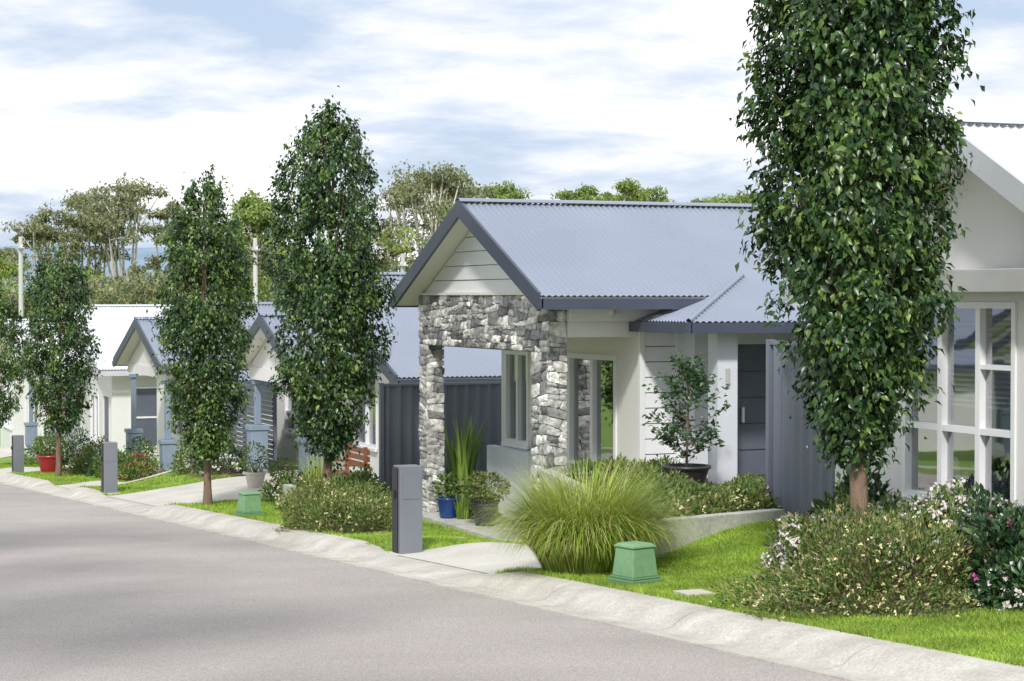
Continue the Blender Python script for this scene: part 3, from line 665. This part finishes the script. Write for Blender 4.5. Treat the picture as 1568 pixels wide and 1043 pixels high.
shrub('flowering_groundcover_shrub',(8.2,12.75,gs(8.15,12.75)-.03),(1.05,.85,.56),21000,.045,m_shrb,21,m_fly,420,.018,wf=.34,lump=.28)
shrub('flowering_groundcover_shrub',(7.42,24.3,gs(7.5,24.3)-.05),(.70,1.2,.60),14000,.048,m_shrb,22,m_fly,260,.02,wf=.35,lump=.25)
shrub('low_shrub',(8.1,26.1,gs(8.1,26.1)-.03),(.5,.8,.5),6000,.055,m_shr,23,wf=.4)
for i,(x,y,rx,rz,m_,f,nf,L_) in enumerate([
  (8.75,14.5,.50,.48,m_shrb,m_flw,220,.06),(9.05,14.05,.45,.55,m_shr,m_flw,280,.06),(9.3,13.6,.45,.62,m_shr,m_flw,340,.06),
  (9.55,15.3,.42,.62,m_dark,None,0,.09),(9.3,15.0,.35,.45,m_shr,m_flw,80,.07),(9.35,13.0,.42,.62,m_dark,m_flw,240,.07),(9.0,12.35,.40,.6,m_dark,m_flp,10,.08),
  (9.6,14.5,.4,.45,m_shr,m_flw,130,.07),(8.9,11.9,.38,.34,m_dark,m_flw,150,.07)]):
    shrub('flowering_shrub' if f else 'leafy_shrub',(x,y,gs(x,y)-.03),(rx,rx,rz),3600 if L_<.08 else 2200,L_,m_,30+i,f,nf,.038,wf=.45)
for i in range(13):
    x=8.65+i*.15; y=17.5+i*.075; shrub('bed_groundcover',(x,y,-.53),(.24,.24,.17+.05*(i%3)),800,.055,m_shrb if i%3 else m_shr,50+i,m_fly,14,.03,wf=.4,stems=False)
for i,(x,y,r,h) in enumerate([(9.0,18.6,.4,.42),(9.4,19.6,.4,.4),(9.7,18.8,.4,.3),(9.9,21.0,.45,.4),(10.2,22.4,.4,.33),(10.0,20.0,.4,.3),(11.1,22.5,.35,.3),(10.5,18.8,.4,.22),(10.9,19.6,.4,.22),(11.4,20.6,.35,.2)]):
    shrub('bed_shrub',(x,y,gs(x,y)-.03),(r,r,h),1800,.065,m_shrb if i%2 else m_shr,70+i,wf=.35)
for i,(x,y,r,h,m_,f) in enumerate([(9.3,29.1,.45,.55,m_shr,None),(9.6,30.5,.45,.6,m_shr,None),(8.9,30.4,.4,.5,m_shrb,m_fly),(9.4,31.9,.45,.6,m_dark,None),(8.5,29.0,.5,.4,m_shr,None),
   (8.9,32.0,.4,.45,m_shr,m_flw),(9.6,39.2,.5,.7,m_dark,m_flw),(9.3,40.4,.5,.7,m_shr,None),(9.0,44.8,.5,.6,m_shr,m_flr),(8.8,47,.6,.5,m_dark,None),(9.0,49.8,.6,.8,m_shrb,None),
   (8.7,51.0,.5,.9,m_dark,None),(9.0,58,.7,.9,m_shr,m_flw),(8.6,48.5,.5,.5,m_shr,m_flp),(10.7,28.9,.5,.5,m_dark,None),(10.4,27.1,.3,.4,m_shr,None),(8.7,45.8,.5,.7,m_shr,None)]):
    shrub('garden_shrub',(x,y,gs(x,y)-.03),(r,r,h),1700,.075,m_,90+i,f,40 if f else 0,.05,wf=.45)

def blades(name,c,n,r0,Lr,out,mat,seed,w=.008,seg=7,parent=None,lmin=.05,pw=.8):
    r_=np.random.default_rng(seed); a=r_.uniform(0,2*np.pi,n); rr=r0*np.sqrt(r_.uniform(0,1,n)); L_=r_.uniform(*Lr,n); lean=(lmin+(1-lmin)*r_.uniform(0,1,n)**pw)*out
    B=np.array(c)+np.stack([np.cos(a)*rr,np.sin(a)*rr,np.zeros(n)],1); a2=a+r_.normal(0,.4,n); h=np.stack([np.cos(a2),np.sin(a2),np.zeros(n)],1); s=np.stack([-np.sin(a2),np.cos(a2),np.zeros(n)],1)
    rows=[]
    p=B.copy()
    for i in range(seg+1):
        t=i/seg; ang=np.minimum(lean*(.30+1.5*t*t),2.7); wd=w*(1-t)**.7*(.6+.4*min(1,4*t))+.0006
        rows+= [p-s*wd/2,p+s*wd/2]
        p=p+(h*np.sin(ang)[:,None]+np.array([0,0,1])*np.cos(ang)[:,None])*(L_/seg)[:,None]
    V=np.stack(rows,1).reshape(-1,3); k=2*(seg+1); b=np.arange(n)[:,None,None]*k
    F=(b+np.array([[2*i,2*i+1,2*i+3,2*i+2] for i in range(seg)])).reshape(-1,4)
    return fast(name,V,F,mat,parent)
g=empty('fountain_grass_clump'); cc=(7.50,16.75,gs(7.50,16.75)-.02)
blades('arching_blades',cc,6800,.38,(.66,1.22),1.85,m_gclump,5,w=.010,parent=g,lmin=.22)
blades('upright_blades',cc,1500,.30,(.42,.66),.8,m_gclump,6,w=.008,parent=g)
g=empty('flax_plant'); blades('sword_leaves',(10.85,28.95,-1.5),60,.14,(1.0,1.55),.55,m_flax,9,w=.085,parent=g)
g=empty('strappy_plant'); blades('strappy_leaves',(10.1,26.9,-1.47),110,.1,(.3,.5),1.0,m_flax,10,w=.02,parent=g)
g=empty('strappy_plant'); blades('strappy_leaves',(9.2,31.2,-1.7),220,.15,(.6,1.1),.8,m_gclump,12,w=.02,parent=g)

def pot(name,x,y,z,r,h,mat,plant=None):
    g=empty(name); mb=MB(); lathe(mb,x,y,z,[(0,0),(r*.68,0),(r*.72,.02),(r*.95,h*.8),(r,h*.86),(r*1.06,h*.88),(r*1.06,h),(r*.94,h),(r*.9,h*.88),(0,h*.86)],26); mb.out('pot_body',mat,g,True)
    if plant:
        n,rad,L_,m_=plant; r_=np.random.default_rng(int(x*100)); v=nrm(r_.normal(0,1,(n,3))); P=np.array([x,y,z+h+rad[2]*.8])+v*np.cbrt(r_.uniform(.2,1,(n,1)))*np.array(rad)
        leaves('leaves',P,v+r_.normal(0,.5,(n,3)),v+r_.normal(0,.4,(n,3)),L_*r_.uniform(.6,1.2,n),L_*.45,m_,g)
        s=MB()
        for i in range(7):
            a=i*.9; tube(s,[(x,y,z+h*.8),(x+math.cos(a)*rad[0]*.6,y+math.sin(a)*rad[1]*.6,z+h+rad[2])],[.009,.003],5)
        s.out('stems',m_bark,g)
    return g
pot('potted_plant',9.95,27.1,FZ,.17,.30,m_bluep,(260,(.2,.2,.18),.09,m_shr))
pot('potted_shrub',10.1,26.0,FZ,.20,.38,m_dpot,(800,(.34,.34,.2),.07,m_shrb))
pot('potted_plant',7.9,50.3,gs(7.9,50.3),.32,.45,m_redp,(700,(.4,.4,.3),.1,m_shr))
pot('potted_plant',9.3,33.7,gs(9.3,33.7),.17,.3,m_terr,(300,(.22,.22,.2),.08,m_shr))
pot('potted_plant',9.3,35.6,gs(9.3,35.6),.19,.3,m_conc2,(300,(.25,.25,.3),.08,m_shr))
pot('potted_plant',9.5,47.2,-2.5,.22,.35,m_terr,(400,(.3,.3,.3),.09,m_dark))
pot('potted_plant',9.5,46.4,-2.5,.18,.3,m_terr,(300,(.25,.25,.3),.09,m_shr))
def camellia(x,y,z):
    g=pot('potted_camellia',x,y,z,.28,.28,m_dpot); r_=np.random.default_rng(77); mb=MB(); PP=[];DD=[]
    tube(mb,[(x,y,z+.2),(x+.02,y,z+.9),(x+.03,y,z+1.45)],[.018,.013,.005],6)
    for i in range(58):
        t=r_.uniform(.06,1); a=r_.uniform(0,6.283); rr=.50*math.sin(math.pi*(.15+.8*t))**.8*r_.uniform(.5,1.1); p0=Vector((x+.01,y,z+.22+t*1.15)); pe=Vector((x+math.cos(a)*rr,y+math.sin(a)*rr,p0.z+r_.uniform(0,.35)))
        tube(mb,[p0,p0.lerp(pe,.5)+Vector((0,0,-.03)),pe],[.007,.005,.002],4)
        for j in range(24):
            q=p0.lerp(pe,r_.uniform(.35,1.05)); PP.append(np.array(q)+r_.normal(0,.035,3)); DD.append((math.cos(a)+r_.normal(0,.7),math.sin(a)+r_.normal(0,.7),r_.normal(0,.6)))
    n=len(PP); leaves('leaves',np.array(PP),np.array(DD),r_.normal(0,.6,(n,3))+np.array([-.3,-.4,.8]),.075*r_.uniform(.7,1.2,n),.04,m_dark,g); mb.out('branches',m_bark,g,True)
camellia(10.86,21.3,-.56)
def bench(x,y,z):
    g=empty('wooden_bench'); w=MB()
    for i in range(4): w.box(x-.2+i*.1,x-.12+i*.1,y-.6,y+.6,z+.42,z+.45)
    for i in range(3): w.box(x+.22,x+.245,y-.6,y+.6,z+.55+i*.12,z+.64+i*.12)
    for yy in (y-.55,y+.5):
        w.box(x-.2,x-.14,yy,yy+.05,z,z+.419); w.box(x+.16,x+.219,yy,yy+.05,z,z+.92); w.box(x-.2,x+.2,yy,yy+.05,z+.6,z+.64)
    w.out('slats_legs',m_wood,g)
bench(10.1,32.6,-1.72)
w=MB(); lathe(w,8.5,22.9,gs(8.5,22.9)+.0,[(0,.03),(.14,.03),(.16,.0)],20); w.out('service_pit_lid',m_white)
w=MB(); zz=gs(7.35,13.9); w.box(7.2,7.45,14.1,14.35,zz-.05,zz+.015); w.out('water_meter_lid',m_conc2)

def pole(px,py,D):
    x,y=at(px,D); g=empty('power_pole'); z0=gs(x,y); zt=topz(py,D); mb=MB(); tube(mb,[(x,y,z0),(x,y,zt)],[.12,.09],10); mb.out('pole',m_pole,g,True)
    w=MB(); w.box(x-.12,x+.12,y-.3,y+.3,zt-.5,zt-.44)
    w.out('cross_arm',m_pole,g); w=MB()
    for o in (-.25,.25): w.box(x-.03,x+.03,y+o-.03,y+o+.03,zt-.44,zt-.34)
    w.out('insulators',m_white,g)
pole(32,362,84); pole(391,364,80); pole(190,432,100); pole(617,388,80)

hv=[];hf=[];n=130
for i in range(n+1):
    ad_=-60+i; a=math.radians(ad_); D=2600
    h=40+22*math.sin(i*.21+1.3)+12*math.sin(i*.53)+5*math.sin(i*1.3)
    if 2<ad_<19: h+=58*math.sin((ad_-2)/17*math.pi)
    h=max(20,h)
    for k,(dd,hh) in enumerate([(0,-10),(350,h*.6),(700,h)]): hv.append((math.sin(a)*(D+dd),math.cos(a)*(D+dd),hh))
for i in range(n):
    for k in range(2): b_=i*3+k; hf.append((b_,b_+3,b_+4,b_+1))
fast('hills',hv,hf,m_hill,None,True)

# ---------------------------------------------------------------- light & sky
sd=Vector((-.48,-.83,.88)).normalized(); el=math.asin(sd.z); az=math.atan2(sd.x,sd.y)
li=bpy.data.lights.new('sun','SUN'); li.energy=3.4; li.angle=math.radians(5); li.color=(1,.97,.92)
so=bpy.data.objects.new('sun',li); scn.collection.objects.link(so); so.rotation_euler=(-sd).to_track_quat('-Z','Y').to_euler(); so.location=(-20,-20,30)
wd=bpy.data.worlds.new('World'); scn.world=wd; wd.use_nodes=True; nt=wd.node_tree; N=nt.nodes; L=nt.links
bg=N['Background']; out=N['World Output']
sky=N.new('ShaderNodeTexSky'); sky.sky_type='NISHITA'; sky.sun_disc=False; sky.sun_elevation=el; sky.sun_rotation=az
L.new(sky.outputs[0],bg.inputs['Color']); bg.inputs['Strength'].default_value=.15
tc=N.new('ShaderNodeTexCoord'); sp=N.new('ShaderNodeSeparateXYZ'); L.new(tc.outputs['Generated'],sp.inputs[0])
ad=N.new('ShaderNodeMath'); ad.operation='MAXIMUM'; ad.inputs[1].default_value=0; L.new(sp.outputs['Z'],ad.inputs[0])
ad2=N.new('ShaderNodeMath'); ad2.operation='ADD'; ad2.inputs[1].default_value=.15; L.new(ad.outputs[0],ad2.inputs[0])
dx=N.new('ShaderNodeMath'); dx.operation='DIVIDE'; L.new(sp.outputs['X'],dx.inputs[0]); L.new(ad2.outputs[0],dx.inputs[1])
dy=N.new('ShaderNodeMath'); dy.operation='DIVIDE'; L.new(sp.outputs['Y'],dy.inputs[0]); L.new(ad2.outputs[0],dy.inputs[1])
cb=N.new('ShaderNodeCombineXYZ'); L.new(dx.outputs[0],cb.inputs[0]); L.new(dy.outputs[0],cb.inputs[1]); cb.inputs[2].default_value=3.7
n1=N.new('ShaderNodeTexNoise'); n1.inputs['Scale'].default_value=1.7; n1.inputs['Detail'].default_value=7; n1.inputs['Roughness'].default_value=.56; n1.inputs['Distortion'].default_value=.12; L.new(cb.outputs[0],n1.inputs['Vector'])
cr=N.new('ShaderNodeValToRGB'); e=cr.color_ramp.elements; e[0].position=.36; e[0].color=(.52,.62,.80,1); e[1].position=.60; e[1].color=(1.2,1.2,1.2,1); x_=e.new(.44); x_.color=(.68,.76,.89,1); x_=e.new(.52); x_.color=(.90,.93,.98,1)
L.new(n1.outputs['Fac'],cr.inputs['Fac'])
bg2=N.new('ShaderNodeBackground'); bg2.inputs['Strength'].default_value=1.09; L.new(cr.outputs[0],bg2.inputs['Color'])
mr=N.new('ShaderNodeMapRange'); mr.inputs['From Min'].default_value=.34; mr.inputs['From Max'].default_value=.46; mr.inputs['To Min'].default_value=.85; mr.inputs['To Max'].default_value=1.0; L.new(n1.outputs['Fac'],mr.inputs['Value'])
mx=N.new('ShaderNodeMixShader'); L.new(mr.outputs[0],mx.inputs[0]); L.new(bg.outputs[0],mx.inputs[1]); L.new(bg2.outputs[0],mx.inputs[2]); L.new(mx.outputs[0],out.inputs['Surface'])

cd=bpy.data.cameras.new('camera'); cd.lens=70; cd.sensor_width=36; cd.clip_end=9000; cd.clip_start=.1
co=bpy.data.objects.new('camera',cd); scn.collection.objects.link(co); co.location=(0,0,1.73); co.rotation_euler=(math.radians(90-1.24),0,math.radians(-22)); scn.camera=co
